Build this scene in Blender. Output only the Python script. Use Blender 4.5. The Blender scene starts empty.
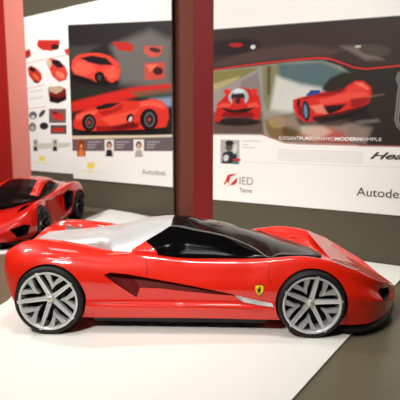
import bpy, bmesh, math, random
import numpy as np
from mathutils import Vector, Matrix
from mathutils.bvhtree import BVHTree
random.seed(4)
C = bpy.context.scene.collection
# ------------------------------------------------------------------ camera numbers
FPX = 490.0; PITCH = math.radians(8.2); CAM = Vector((0, -1.172, .523))
CAR_LOC = Vector((0, .24, .006)); CAR_YAW = math.radians(-2)

def ray(px, py):
    a = (px-200)/FPX; b = -(py-200)/FPX
    return Vector((a, math.cos(PITCH)+b*math.sin(PITCH), -math.sin(PITCH)+b*math.cos(PITCH)))
def ground(px, py, z=0):
    d = ray(px, py); t = (z-CAM.z)/d.z
    return (CAM.x+d.x*t, CAM.y+d.y*t)
M_CAR = Matrix.Translation(CAR_LOC) @ Matrix.Rotation(CAR_YAW, 4, 'Z')
M_INV = M_CAR.inverted()
def P(px, py, w):                       # measured point on the car at half width w -> (x, z, |w|)
    o = M_INV @ CAM; d = M_INV.to_3x3() @ ray(px, py)
    t = (-w-o.y)/d.y; q = o+d*t
    return (q.x, q.z, abs(w))

# ------------------------------------------------------------------ materials
def lin(c):
    return tuple(((v/255)/12.92 if v/255 <= .04045 else ((v/255+.055)/1.055)**2.4) for v in c)
def mat(name, rgb, rough=.5, metal=0, coat=0, spec=.5, noise=0, nscale=40, trans=0, alpha=1, bump=0):
    m = bpy.data.materials.new(name); m.use_nodes = True
    nt = m.node_tree; b = nt.nodes['Principled BSDF']
    c = lin(rgb)
    b.inputs['Base Color'].default_value = (*c, 1)
    b.inputs['Roughness'].default_value = rough; b.inputs['Metallic'].default_value = metal
    b.inputs['Coat Weight'].default_value = coat; b.inputs['Coat Roughness'].default_value = .04
    b.inputs['Specular IOR Level'].default_value = spec
    b.inputs['Transmission Weight'].default_value = trans; b.inputs['Alpha'].default_value = alpha
    tc = nt.nodes.new('ShaderNodeTexCoord'); n = nt.nodes.new('ShaderNodeTexNoise')
    n.inputs['Scale'].default_value = nscale; n.inputs['Detail'].default_value = 4
    nt.links.new(tc.outputs['Object'], n.inputs['Vector'])
    mx = nt.nodes.new('ShaderNodeMix'); mx.data_type = 'RGBA'
    k = 1-noise
    mx.inputs[6].default_value = (c[0]*k, c[1]*k, c[2]*k, 1)
    mx.inputs[7].default_value = (min(1, c[0]*(1+noise)), min(1, c[1]*(1+noise)), min(1, c[2]*(1+noise)), 1)
    nt.links.new(n.outputs['Fac'], mx.inputs[0]); nt.links.new(mx.outputs[2], b.inputs['Base Color'])
    if bump:
        bp = nt.nodes.new('ShaderNodeBump'); bp.inputs['Strength'].default_value = bump; bp.inputs['Distance'].default_value = .002
        nt.links.new(n.outputs['Fac'], bp.inputs['Height']); nt.links.new(bp.outputs['Normal'], b.inputs['Normal'])
    return m
def mat_print(name, rough=.45):
    m = bpy.data.materials.new(name); m.use_nodes = True
    nt = m.node_tree; b = nt.nodes['Principled BSDF']
    a = nt.nodes.new('ShaderNodeAttribute'); a.attribute_name = 'ink'
    nt.links.new(a.outputs['Color'], b.inputs['Base Color'])
    b.inputs['Roughness'].default_value = rough; b.inputs['Specular IOR Level'].default_value = .25
    return m
RED = mat('red_paint', (228, 34, 14), .4, 0, 1, .2, .02, 20)
RED2 = mat('second_red_paint', (214, 22, 12), .4, 0, 1, .2, .02, 20)
DKRED = mat('scoop_shade_and_seam_red', (104, 12, 9), .6, 0, 0, .2)  # scoop's shade put into the red; also the tone of seams and slots
SILVER = mat('satin_silver', (214, 212, 210), .32, .35, .3, .5, .02)
CHROME = mat('brushed_rail', (150, 146, 140), .3, .8)
GLASS = mat('black_glass', (8, 7, 7), .07, 0, 0, .2)
SCREEN = mat('smoked_glass', (20, 14, 13), .12, 0, 0, .2)
BLACK = mat('black_plastic', (12, 12, 12), .45, 0, 0, .4)
RUBBER = mat('tyre_rubber', (20, 20, 21), .6, 0, 0, .35, .1, 200)
RIM = mat('rim_silver', (216, 214, 212), .3, .35, .1, .5, .06, 120)
RIMD = mat('rim_grey', (184, 182, 180), .35, .35, 0, .5, .08, 120)
GUN = mat('gunmetal', (62, 60, 60), .35, .5)
DARKM = mat('wheel_dark', (14, 14, 15), .5, .2)
GOLD = mat('hub_brass', (205, 180, 120), .35, .6)
YELLOW = mat('badge_yellow', (246, 214, 20), .4)
GREENB = mat('badge_green', (30, 120, 60), .4)
PINK = mat('lamp_rose', (196, 96, 84), .18, 0, .6)
SCREEN.node_tree.nodes['Principled BSDF'].inputs['IOR'].default_value = 1.25
GLASS.node_tree.nodes['Principled BSDF'].inputs['IOR'].default_value = 1.28
LAMP = mat('rear_lamp', (120, 6, 6), .15, 0, .8)
WHITE = mat('white_laminate', (240, 237, 228), .38, 0, 0, .4, .015, 6)
GREY = mat('grey_laminate', (108, 100, 80), .3, 0, 0, .45, .03, 8)
BOARD = mat('board_grey', (86, 79, 64), .8, 0, 0, .2, .05, 14)
BROWN = mat('brown_wall', (108, 58, 46), .8, 0, 0, .2, .05, 8)
REDW = mat('red_wall', (176, 30, 24), .7, 0, 0, .3, .05, 5)
REDP = mat('red_pillar_paint', (112, 14, 11), .7, 0, 0, .3, .05, 5)
REDW_LIT = mat('red_wall_lit', (228, 138, 124), .6, 0, 0, .3, .05, 4)  # light falling on the red wall, put into the colour
FLOOR = mat('dark_carpet', (52, 48, 46), .95, 0, 0, .1, .2, 60, bump=.3)
CEIL = mat('ceiling_paint', (84, 80, 76), .9, 0, 0, .2, .02, 8)
INKG = mat('ink_grey', (150, 144, 136), .6)
INKD = mat('ink_dark', (50, 46, 42), .6)
INKR = mat('ink_red', (206, 40, 34), .6)
INKW = mat('ink_white', (236, 232, 226), .6)
PRINT = mat_print('poster_print')

# ------------------------------------------------------------------ object helpers
def link(name, me, parent=None, m=None):
    o = bpy.data.objects.new(name, me); C.objects.link(o)
    if parent: o.parent = parent
    if m is not None:
        me.materials.clear()
        for q in (m if isinstance(m, (list, tuple)) else [m]): me.materials.append(q)
    return o
def mesh(name, V, F, m, parent=None, smooth=False, mi=None):
    me = bpy.data.meshes.new(name); me.from_pydata([tuple(v) for v in V], [], F); me.update()
    if mi is not None: me.polygons.foreach_set('material_index', mi)
    if smooth: me.polygons.foreach_set('use_smooth', [True]*len(me.polygons))
    return link(name, me, parent, m)
def bmobj(name, bm, m, parent=None, smooth=False):
    me = bpy.data.meshes.new(name); bmesh.ops.recalc_face_normals(bm, faces=bm.faces); bm.to_mesh(me); bm.free()
    if smooth: me.polygons.foreach_set('use_smooth', [True]*len(me.polygons))
    return link(name, me, parent, m)
def autosmooth(o, ang=35):
    me = o.data
    me.polygons.foreach_set('use_smooth', [True]*len(me.polygons))
    bm = bmesh.new(); bm.from_mesh(me)
    for e in bm.edges:
        if len(e.link_faces) == 2 and e.calc_face_angle(0) > math.radians(ang): e.smooth = False
    bm.to_mesh(me); bm.free()
def tag(o, label=None, cat=None, group=None, kind=None):
    if label: o['label'] = label
    if cat: o['category'] = cat
    if group: o['group'] = group
    if kind: o['kind'] = kind
    return o
def empty(name, loc=(0, 0, 0), rz=0):
    o = bpy.data.objects.new(name, None); C.objects.link(o); o.location = loc; o.rotation_euler = (0, 0, rz)
    o.empty_display_size = .1
    return o
def box_bm(bm, x0, x1, y0, y1, z0, z1, bev=0):
    r = bmesh.ops.create_cube(bm, size=1)
    for v in r['verts']:
        v.co = Vector(((x0+x1)/2+v.co.x*(x1-x0), (y0+y1)/2+v.co.y*(y1-y0), (z0+z1)/2+v.co.z*(z1-z0)))
    if bev: bmesh.ops.bevel(bm, geom=list({e for v in r['verts'] for e in v.link_edges}), offset=bev, segments=2, affect='EDGES')
def prism(name, poly, z0, z1, m, parent=None):          # polygon in xy
    n = len(poly)
    V = [(x, y, z0) for x, y in poly]+[(x, y, z1) for x, y in poly]
    F = [tuple(range(n))[::-1], tuple(range(n, 2*n))]+[(i, (i+1) % n, n+(i+1) % n, n+i) for i in range(n)]
    bm = bmesh.new(); vs = [bm.verts.new(v) for v in V]
    for f in F: bm.faces.new([vs[i] for i in f])
    return bmobj(name, bm, m, parent)
def pchip(xs, ys, x):
    xs = np.array(xs, float); ys = np.array(ys, float)
    h = np.diff(xs); d = np.diff(ys)/h; n = len(xs); mm = np.zeros(n)
    for i in range(1, n-1):
        if d[i-1]*d[i] > 0:
            w1 = 2*h[i]+h[i-1]; w2 = h[i]+2*h[i-1]
            mm[i] = (w1+w2)/(w1/d[i-1]+w2/d[i])
    mm[0] = d[0]; mm[-1] = d[-1]
    x = np.clip(x, xs[0], xs[-1]); i = np.clip(np.searchsorted(xs, x)-1, 0, n-2)
    t = (x-xs[i])/h[i]
    return ((2*t**3-3*t**2+1)*ys[i]+(t**3-2*t**2+t)*h[i]*mm[i]+(-2*t**3+3*t**2)*ys[i+1]+(t**3-t**2)*h[i]*mm[i+1])
class Curve:
    def __init__(s, nodes):
        nodes = sorted(nodes); s.n = nodes; s.x0 = nodes[0][0]; s.x1 = nodes[-1][0]
    def at(s, u):                       # u 0..1 over own range
        x = s.x0+(s.x1-s.x0)*u
        return s.ax(x)
    def ax(s, x):
        xs = [q[0] for q in s.n]
        return (float(x), float(pchip(xs, [q[1] for q in s.n], x)), float(pchip(xs, [q[2] for q in s.n], x)))
def crom(pts, M):                       # catmull-rom through pts (centripetal-ish) with mirrored last point
    out = []
    n = len(pts)
    for i in range(n-1):
        p1 = pts[i]; p2 = pts[i+1]
        p0 = pts[i-1] if i > 0 else 2*p1-p2
        p3 = pts[i+2] if i+2 < n else p2*np.array([1, 1, -1.]) + np.array([0, 0, 0.]) if False else (pts[i+2] if i+2 < n else np.array([p1[0], p1[1], -p1[2]]))
        a = max(1e-5, np.linalg.norm(p1-p0))**.5; b = max(1e-5, np.linalg.norm(p2-p1))**.5; c = max(1e-5, np.linalg.norm(p3-p2))**.5
        m1 = (p2-p1+b*((p1-p0)/a-(p2-p0)/(a+b))); m2 = (p2-p1+b*((p3-p2)/c-(p3-p1)/(b+c)))
        for k in range(M):
            t = k/M
            out.append((2*t**3-3*t**2+1)*p1+(t**3-2*t**2+t)*m1+(-2*t**3+3*t**2)*p2+(t**3-t**2)*m2)
    out.append(pts[-1])
    return out

def body_mesh(name, curves, root, m, NS=230, M=6):
    """closed shell: curves run from the under-side centre over the sill, waist, shoulder to the centre line"""
    rings = []
    for i in range(NS+1):
        u = .996*(1-(1-i/NS)**1.15)
        pts = [np.array(c.at(u)) for c in curves]
        half = [pts[0], (pts[0]+pts[1])/2]+crom(pts[1:], M)
        ring = [(p[0], -max(p[2], 0), p[1]) for p in half]
        ring += [(p[0], max(p[2], 0), p[1]) for p in half[-2:0:-1]]
        rings.append(ring)
    n = len(rings[0]); V = [v for r in rings for v in r]; F = []
    for i in range(NS):
        for j in range(n):
            k = (j+1) % n
            F.append((i*n+j, (i+1)*n+j, (i+1)*n+k, i*n+k))
    F.append(tuple(range(n))); F.append(tuple(NS*n+j for j in range(n))[::-1])
    o = mesh(name, V, F, m, root)
    bm = bmesh.new(); bm.from_mesh(o.data); bmesh.ops.remove_doubles(bm, verts=bm.verts, dist=1e-5)
    bmesh.ops.recalc_face_normals(bm, faces=bm.faces)
    if bm.calc_volume(signed=True) < 0: bmesh.ops.reverse_faces(bm, faces=bm.faces)
    bm.to_mesh(o.data); bm.free()
    return o
def cut(o, cutters):
    """boolean the cutters out of o, keep each cutter's own material, drop the cutters"""
    for c in cutters:
        c.parent = o.parent
        md = o.modifiers.new('b', 'BOOLEAN'); md.operation = 'DIFFERENCE'; md.object = c; md.solver = 'EXACT'
        md.material_mode = 'TRANSFER'
    bpy.context.view_layer.update()
    dg = bpy.context.evaluated_depsgraph_get()
    me = bpy.data.meshes.new_from_object(o.evaluated_get(dg), preserve_all_data_layers=True, depsgraph=dg)
    o.modifiers.clear(); o.data = me
    for c in cutters: bpy.data.objects.remove(c)
def cyl_cutter(x, z, r, y0, y1, m, n=64):
    V = [(x+r*math.cos(a), y, z+r*math.sin(a)) for y in (y0, y1) for a in [2*math.pi*i/n for i in range(n)]]
    F = [tuple(range(n)), tuple(range(n, 2*n))[::-1]]+[(i, n+i, n+(i+1) % n, (i+1) % n) for i in range(n)]
    o = mesh('cutter', V, F, m)
    bm = bmesh.new(); bm.from_mesh(o.data); bmesh.ops.recalc_face_normals(bm, faces=bm.faces); bm.to_mesh(o.data); bm.free()
    return o
def prism_cutter(outer, inner, m):      # lists of 3d points
    n = len(outer); bm = bmesh.new()
    a = [bm.verts.new(v) for v in outer]; b = [bm.verts.new(v) for v in inner]
    fs = [bm.faces.new(a), bm.faces.new(b[::-1])]
    for i in range(n): fs.append(bm.faces.new((a[i], b[i], b[(i+1) % n], a[(i+1) % n])))
    bmesh.ops.triangulate(bm, faces=fs)
    bmesh.ops.recalc_face_normals(bm, faces=bm.faces)
    return bmobj('cutter', bm, m)

# ------------------------------------------------------------------ wheel (axis along y, outer face towards -y)
def lathe(prof, n=64):                  # prof (r, y)
    V = []; F = []
    for i in range(n):
        a = 2*math.pi*i/n
        V += [(r*math.cos(a), y, r*math.sin(a)) for r, y in prof]
    k = len(prof)
    for i in range(n):
        for j in range(k-1):
            F.append((i*k+j, i*k+j+1, ((i+1) % n)*k+j+1, ((i+1) % n)*k+j))
    return V, F
def wheel(root, x, y, z, R, side, ang, wid=.062, seg=64, simple=False):
    """side -1 faces -y, +1 faces +y"""
    w = empty('wheel', (x, y, z)); w.parent = root
    w.rotation_euler = (0, 0, 0 if side < 0 else math.pi)
    r = R*.845; rim_m = GUN if simple else RIM
    V, F = lathe([(r-.002, .004), (r+.002, -.001), (R*.93, -.0035), (R*.975, -.001), (R, .007), (R, wid-.007), (R*.95, wid), (r, wid-.002), (r-.004, wid-.01), (r-.004, .01), (r-.002, .004)], seg)
    tyre = mesh('tyre', V, F, RUBBER, w, True)
    V, F = lathe([(r+.0015, -.0025), (r-.0005, -.0035), (r-.004, -.002), (r-.005, .004), (r-.007, wid*.75), (r, wid*.75), (r+.0005, .0), (r+.0015, -.0025)], seg)
    mesh('rim', V, F, rim_m, w, True)
    V, F = lathe([(0.0001, .036), (r-.005, .036), (r-.005, .042), (.0001, .042)], 40)
    mesh('brake_disc', V, F, DARKM, w, True)
    def bar(bm, a, prof, hw_edges):
        """prof list of (radius, y top, halfwidth, depth) ; ridge cross-section"""
        ca, sa = math.cos(a), math.sin(a); rows = []
        for rr, y, hw, dp in prof:
            row = []
            for t, yy in ((-hw, y+dp), (-hw, y), (-hw*.45, y), (-hw*.25, y+.0022), (hw*.25, y+.0022), (hw*.45, y), (hw, y), (hw, y+dp)):
                row.append(bm.verts.new((rr*ca-t*sa, yy, rr*sa+t*ca)))
            rows.append(row)
        for p, q in zip(rows, rows[1:]):
            for j in range(8): bm.faces.new((p[j], p[(j+1) % 8], q[(j+1) % 8], q[j]))
        bm.faces.new(rows[0]); bm.faces.new(rows[-1][::-1])
    for k in range(5):
        a = ang+2*math.pi*k/5
        bm = bmesh.new()
        bar(bm, a, [(.006, .020, .0065, .012), (.02, .0155, .0055, .012), (.045, .006, .0050, .012), (r-.004, -.003, .0042, .012), (r+.004, -.0045, .0030, .008)], 0)
        bmobj('spoke', bm, rim_m, w)
    for k in range(5):
        a = ang+2*math.pi*(k+.5)/5
        bm = bmesh.new()
        # chevron blade pointing at the hub, its two arms ending on the rim
        rr_ = r-.0035
        poly = [(.40, 0, .45), (.62, .155, .2), (.98, .375, 0), (.99, .26, 0), (.99, .17, 0), (.66, 0, .2), (.99, -.17, 0), (.99, -.26, 0), (.98, -.375, 0), (.62, -.155, .2)]
        tv = []; bv = []
        for q, th, dpt in poly:
            x_, z_ = rr_*q*math.cos(a+th), rr_*q*math.sin(a+th); y_ = .0005+.019*dpt
            tv.append(bm.verts.new((x_, y_, z_))); bv.append(bm.verts.new((x_, y_+.013, z_)))
        for f in ((0, 1, 5), (1, 4, 5), (1, 2, 3), (1, 3, 4), (0, 5, 9), (9, 5, 6), (9, 7, 8), (9, 6, 7)):
            bm.faces.new([tv[q] for q in f]); bm.faces.new([bv[q] for q in f[::-1]])
        for q in range(10): bm.faces.new((tv[q], bv[q], bv[(q+1) % 10], tv[(q+1) % 10]))
        bmobj('rim_blade', bm, DARKM if simple else RIMD, w)
    V, F = lathe([(.0001, .0135), (.006, .0135), (.0085, .0155), (.0095, .019), (.0095, .036)], 24)
    hub = mesh('hub', V, F, RIM, w, True)
    V, F = lathe([(.0001, .0125), (.0035, .0125), (.0045, .0142)], 20)
    mesh('centre_cap', V, F, GOLD, hub, True)
    return w

# ------------------------------------------------------------------ CAR ONE tables
def col(nodes): return Curve(nodes)
K0 = col([(-.49, .05, 0), (-.40, .03, 0), (.45, .024, 0), (.566, .034, 0)])
K1 = col([(-.495, .085, .178), (-.478, .062, .196), (-.455, .048, .205), (-.30, .036, .212), (.0, .038, .212), (.20, .037, .214), (.38, .026, .214), (.43, .026, .205), (.48, .027, .168), (.52, .028, .118), (.548, .030, .06), (.566, .034, .0)])
K2 = col([(-.503, .115, .182), (-.48, .09, .203), (-.42, .07, .222), (-.27, .072, .229), (-.1, .072, .227), (.08, .072, .226), (.17, .072, .228), (.34, .062, .232), (.42, .055, .214), (.48, .045, .172), (.52, .042, .122), (.55, .042, .06), (.569, .045, 0)])
K2B = col([(-.505, .132, .183), (-.483, .118, .206), (-.43, .105, .226), (-.36, .102, .233), (-.27, .088, .224), (-.1, .084, .218), (.08, .084, .216), (.17, .085, .221), (.27, .092, .234), (.36, .084, .232), (.43, .072, .211), (.485, .060, .170), (.525, .052, .117), (.5525, .049, .058), (.5705, .050, 0)])
K3 = col([(-.507, .152, .184), (-.485, .150, .208), (-.44, .150, .228), (-.36, .148, .236), (-.26, .14, .231), (-.12, .128, .222), (.05, .118, .219), (.18, .118, .226), (.29, .122, .236), (.38, .108, .230), (.44, .092, .208), (.49, .075, .168), (.53, .063, .112), (.555, .057, .055), (.572, .056, 0)])
K35 = col([(-.506, .166, .181), (-.48, .180, .200), (-.44, .192, .213), (-.39, .200, .214), (-.32, .197, .212), (-.25, .186, .211), (-.12, .168, .210), (0, .152, .208), (.12, .154, .210), (.2, .164, .217), (.29, .166, .223), (.37, .146, .217), (.43, .120, .196), (.485, .094, .150), (.525, .078, .094), (.55, .068, .050), (.572, .062, 0)])
K4 = col([P(5.5, 254, .176), P(12, 248, .164), P(25, 241, .148), P(40, 238.5, .138), P(62, 240.5, .136), P(85, 244.5, .142), P(110, 250, .165), P(132, 252.5, .182), P(150, 256, .19), P(200, 262, .193),
          (.13, .183, .196), (.2, .192, .2), P(280, 226, -.2), P(300, 228.5, -.2), P(320, 235.5, -.196), P(335, 243.5, -.18), P(352, 254, -.15), P(363, 261, -.11), (.548, .078, .05), (.571, .066, 0)])
k4 = lambda x: K4.ax(x)
K5 = col([(-.502, k4(-.50)[1]+.004, .13), (-.44, k4(-.44)[1]-.016, .118), (-.38, k4(-.38)[1]-.024, .110), (-.30, k4(-.30)[1]-.022, .114), (-.25, .188, .138), (-.2, .190, .156), (-.11, .192, .164), (-.05, .186, .168),
          (0, .184, .168), (.1, .184, .165), (.18, .185, .160), (.25, .182, .150), (.3, .176, .143), (.36, .160, .135), (.42, .140, .125), (.47, .118, .108), (.52, .093, .07), (.552, .076, .03), (.572, .064, 0)])
K6 = col([(-.502, .19, 0), (-.44, .19, 0), (-.3, .18, 0), (-.1, .16, 0), (.1, .145, 0), (.25, .143, 0), (.33, .146, 0), (.352, .146, 0), (.42, .131, 0), (.47, .112, 0), (.53, .085, 0), (.573, .063, 0)])

root = empty('concept_car', CAR_LOC, CAR_YAW)
tag(root, 'large red concept car model with black cabin and silver rear deck on white platform', 'model car')
XR, ZR, RR = -.375, .0883, .088
XF, ZF, RF = .2865, .0853, .085
body = body_mesh('body_shell', [K0, K1, K2, K2B, K3, K35, K4, K5, K6], root, RED)
cutters = []
for s in (-1, 1):
    for x, z, r in ((XR, ZR, RR*1.055), (XF, ZF, RF*1.05)):
        cutters.append(cyl_cutter(x, z, r, s*.13, s*.30, BLACK))
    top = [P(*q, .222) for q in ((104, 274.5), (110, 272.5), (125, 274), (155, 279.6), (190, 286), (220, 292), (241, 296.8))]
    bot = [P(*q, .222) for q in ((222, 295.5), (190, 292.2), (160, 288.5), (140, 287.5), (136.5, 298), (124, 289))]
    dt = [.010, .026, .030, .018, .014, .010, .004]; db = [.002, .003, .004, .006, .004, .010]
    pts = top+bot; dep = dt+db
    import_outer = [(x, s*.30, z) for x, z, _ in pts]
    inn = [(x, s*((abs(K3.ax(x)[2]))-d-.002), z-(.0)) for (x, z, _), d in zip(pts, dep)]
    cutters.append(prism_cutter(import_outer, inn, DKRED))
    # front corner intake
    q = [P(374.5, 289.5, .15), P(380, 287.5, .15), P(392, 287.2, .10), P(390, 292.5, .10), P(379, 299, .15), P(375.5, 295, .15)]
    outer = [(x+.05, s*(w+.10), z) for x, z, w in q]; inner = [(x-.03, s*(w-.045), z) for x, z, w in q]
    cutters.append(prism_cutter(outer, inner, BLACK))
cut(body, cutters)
autosmooth(body, 28)
# ---- canopy
Q0 = col([(-.47, .196, .085), (-.40, .202, .088), (-.33, .204, .095), (-.28, .204, .100), (-.25, .206, .122), (-.217, .2065, .175), (-.17, .2065, .1765), (-.13, .204, .175), (-.08, .194, .174), (-.03, .186, .172), (.04, .183, .170), (.12, .183, .168), (.185, .185, .165),
          (.215, .180, .148), (.250, .173, .121), (.285, .167, .093), (.315, .162, .066), (.338, .158, .040), (.352, .155, .016), (.357, .154, .0)])
Q1 = col([(-.47, .203, .05), (-.38, .211, .055), (-.30, .220, .070), (-.2, .234, .082), (-.12, .250, .083), (-.075, .254, .082), (0, .243, .090), (.069, .2305, .100), (.132, .209, .116), (.16, .198, .138), (.185, .1865, .163),
          (.215, .186, .118), (.25, .180, .092), (.285, .1735, .068), (.315, .167, .046), (.338, .161, .026), (.352, .156, .010), (.357, .154, .0)])
Q2 = col([(-.47, .203, 0), P(80, 233, 0)[:2]+(0,), (-.30, .228, 0), P(125, 224.5, 0), P(148, 218, 0), P(173, 216.5, 0), P(185, 216.5, 0), (0, .250, 0), (.053, .239, 0), (.136, .220, 0), (.20, .201, 0), (.227, .192, 0), (.29, .174, 0), (.33, .162, 0), (.357, .154, 0)])
NS = 480; A = 44; B = 20
grid = []
for i in range(NS+1):
    u = i/NS; x = -.47+(.357+.47)*u
    a, b, c = (np.array(q.ax(x)) for q in (Q0, Q1, Q2))
    row = []
    sk = a.copy(); sk[1] -= .025; sk[2] *= .97
    row.append(sk)
    bulge = .006*min(1, a[2]/.1)
    for j in range(A):
        t = j/A; p = a*(1-t)+b*t; p[2] += bulge*4*t*(1-t)*.8; p[1] += bulge*4*t*(1-t)*.5
        row.append(p)
    for j in range(B+1):
        t = j/B; th = t*math.pi/2
        w = b[2]*(1-t); h = b[1]+(c[1]-b[1])*math.sin(th)
        row.append(np.array([x, h, w]))
    grid.append(row)
K = len(grid[0])
def jj(j): return j-1           # 0 at base, A at rail
parts = {'rear_deck': [], 'side_window_l': [], 'side_window_r': [], 'windscreen': [], 'window_rail_l': [], 'window_rail_r': [], 'quarter_panel_l': [], 'quarter_panel_r': []}
full = [[(p[0], -p[2], p[1]) for p in r]+[(p[0], p[2], p[1]) for p in r[-2::-1]] for r in grid]
W = len(full[0]); CV = [v for r in full for v in r]
for i in range(NS):
    x = (grid[i][0][0]+grid[i+1][0][0])/2
    for j in range(W-1):
        side = 'l' if j < K-1 else 'r'
        jn = j if j < K-1 else W-2-j
        t = (jn-.5)/A             # 0 base .. 1 rail .. >1 roof
        tp = .38
        f = (i*W+j, (i+1)*W+j, (i+1)*W+j+1, i*W+j+1)
        if t < 1:
            tt = max(t, 0)
            lo = -.172+(.032)*min(1, tt/tp)      # silver / red line
            hi = -.140+.035*(1-min(1, tt/tp))    # red / glass line
            gl = -.140+.062*max(0, (tt-tp)/(1-tp))
            if x < (lo if tt < tp else gl): key = 'rear_deck'
            elif tt < tp and x < hi: key = 'quarter_panel_'+side
            elif x > .187: key = 'windscreen'
            elif jn >= A-1: key = 'window_rail_'+side
            else: key = 'side_window_'+side
        else:
            if x < -.078+.004*min(1, (t-1)): key = 'rear_deck'
            elif jn == A+1 and x < .187: key = 'window_rail_'+side
            else: key = 'windscreen'
        parts[key].append(f)
mm = {'rear_deck': SILVER, 'windscreen': SCREEN}
for key, fs in parts.items():
    used = sorted({i for f in fs for i in f}); ix = {v: k for k, v in enumerate(used)}
    nm = key[:-2] if key[-2:] in ('_l', '_r') else key
    m_ = mm.get(nm) or {'side_window': GLASS, 'window_rail': CHROME, 'quarter_panel': RED}[nm]
    o = mesh(nm, [CV[i] for i in used], [tuple(ix[i] for i in f)[::-1] for f in fs], m_, root, True)
    bm = bmesh.new(); bm.from_mesh(o.data); bmesh.ops.remove_doubles(bm, verts=bm.verts, dist=1e-6); bm.normal_update()
    bm.to_mesh(o.data); bm.free()
    if nm == 'rear_deck': deck = o
# ---- surface hits on the car
bpy.context.view_layer.update()
def bvh_of(objs):
    V = []; F = []
    for o in objs:
        k = len(V); V += [v.co.copy() for v in o.data.vertices]; F += [tuple(k+i for i in p.vertices) for p in o.data.polygons]
    return BVHTree.FromPolygons(V, F)
BV = bvh_of([body]); BVD = bvh_of([body]+[o for o in root.children if o is not body and o.type == 'MESH'])
def hit(px, py, tree=None):
    o = M_INV @ CAM; d = (M_INV.to_3x3() @ ray(px, py)).normalized()
    r = (tree or BV).ray_cast(o, d)
    return (r[0], r[1]) if r[0] is not None else None
def decal(name, pix, m, parent, off=.0006, thick=.0012, flip=False, tree=None, sub=3):
    """thin plate that follows the bodywork, outline from measured points"""
    bm = bmesh.new(); vs = []
    pts = []
    for i, a in enumerate(pix):
        b = pix[(i+1) % len(pix)]
        for k in range(sub): pts.append((a[0]+(b[0]-a[0])*k/sub, a[1]+(b[1]-a[1])*k/sub))
    H = [hit(*p, tree) for p in pts]
    H = [h for h in H if h]
    top = [bm.verts.new(h[0]+h[1]*(off+thick)) for h in H]; bot = [bm.verts.new(h[0]+h[1]*(off-.002)) for h in H]
    f1 = bm.faces.new(top); f2 = bm.faces.new(bot[::-1]); n = len(H)
    for i in range(n): bm.faces.new((top[i], bot[i], bot[(i+1) % n], top[(i+1) % n]))
    if flip: bmesh.ops.scale(bm, vec=(1, -1, 1), verts=bm.verts)
    bmesh.ops.triangulate(bm, faces=[f1, f2])
    return bmobj(name, bm, m, parent)
def seam(name, pix, m, parent, r=.0006, flip=False, tree=None, sub=6):
    pts = []
    for a, b in zip(pix, pix[1:]):
        for k in range(sub): pts.append((a[0]+(b[0]-a[0])*k/sub, a[1]+(b[1]-a[1])*k/sub))
    pts.append(pix[-1])
    H = [h for h in (hit(*p, tree) for p in pts) if h]
    V = []; F = []
    for i, (p, n) in enumerate(H):
        d = (H[min(i+1, len(H)-1)][0]-H[max(i-1, 0)][0]).normalized(); s = d.cross(n).normalized()
        for a in range(6):
            q = p+s*r*math.cos(a*math.pi/3)+n*(r*math.sin(a*math.pi/3)*.8)
            V.append((q.x, -q.y if flip else q.y, q.z))
    for i in range(len(H)-1):
        for a in range(6): F.append((i*6+a, i*6+(a+1) % 6, i*6+6+(a+1) % 6, i*6+6+a))
    F.append(tuple(range(6))); F.append(tuple(len(V)-6+k for k in range(6)))
    return mesh(name, V, F, m, parent, True)
for fl in (False, True):
    decal('side_blade', [(235, 295.2), (246, 297.5), (260, 300.5), (272.5, 303.2), (273.5, 307.3), (258, 305.5), (244, 302)], SILVER, root, .001, .003, fl)
    seam('door_seam', [(143, 246), (146, 256), (147, 268), (146, 277)], DKRED, root, .0006, fl)
    seam('door_seam', [(273, 259), (269, 266), (268, 276), (271, 284)], DKRED, root, .0006, fl)
    seam('sill_crease', [(90, 303), (130, 303.5), (180, 305.5), (225, 308), (262, 311)], DKRED, root, .0005, fl)
    decal('headlight', [(329, 257.5), (338, 260.5), (350, 265), (360, 269.5), (358, 271), (346, 267.5), (335, 263)], PINK, root, .0005, .001, fl)
# shield badge with a rearing horse
def flat_shape(name, poly, m, parent, c, n, S, lift, thick=.0006):
    n = n.normalized(); up = (Vector((0, 0, 1))-n*n.z).normalized(); rt = up.cross(n)
    bm = bmesh.new()
    t = [bm.verts.new(c+rt*(x*S)+up*(y*S)+n*(lift+thick)) for x, y in poly]
    b = [bm.verts.new(c+rt*(x*S)+up*(y*S)+n*(lift-.001)) for x, y in poly]
    f1 = bm.faces.new(t); f2 = bm.faces.new(b[::-1])
    for i in range(len(poly)): bm.faces.new((t[i], b[i], b[(i+1) % len(poly)], t[(i+1) % len(poly)]))
    bmesh.ops.triangulate(bm, faces=[f1, f2])
    return bmobj(name, bm, m, parent)
shield = [(-.4, .46), (-.2, .5), (0, .47), (.2, .5), (.4, .46), (.42, .2), (.38, -.1), (.24, -.36), (0, -.54), (-.24, -.36), (-.38, -.1), (-.42, .2)]
horse = [(-.02, .34), (.04, .38), (.07, .33), (.13, .28), (.1, .22), (.06, .22), (.08, .12), (.2, .16), (.22, .1), (.1, .05), (.06, .0), (.18, .0), (.16, -.06), (.04, -.06), (.02, -.14), (.12, -.2), (.08, -.28), (.12, -.36), (.04, -.36), (.0, -.26), (-.04, -.18), (-.1, -.22), (-.08, -.34), (-.16, -.36), (-.17, -.2), (-.12, -.1),
         (-.22, -.06), (-.26, .08), (-.22, .2), (-.17, .18), (-.2, .06), (-.14, .0), (-.08, .1), (-.08, .22)]
h = hit(259.3, 290)
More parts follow.
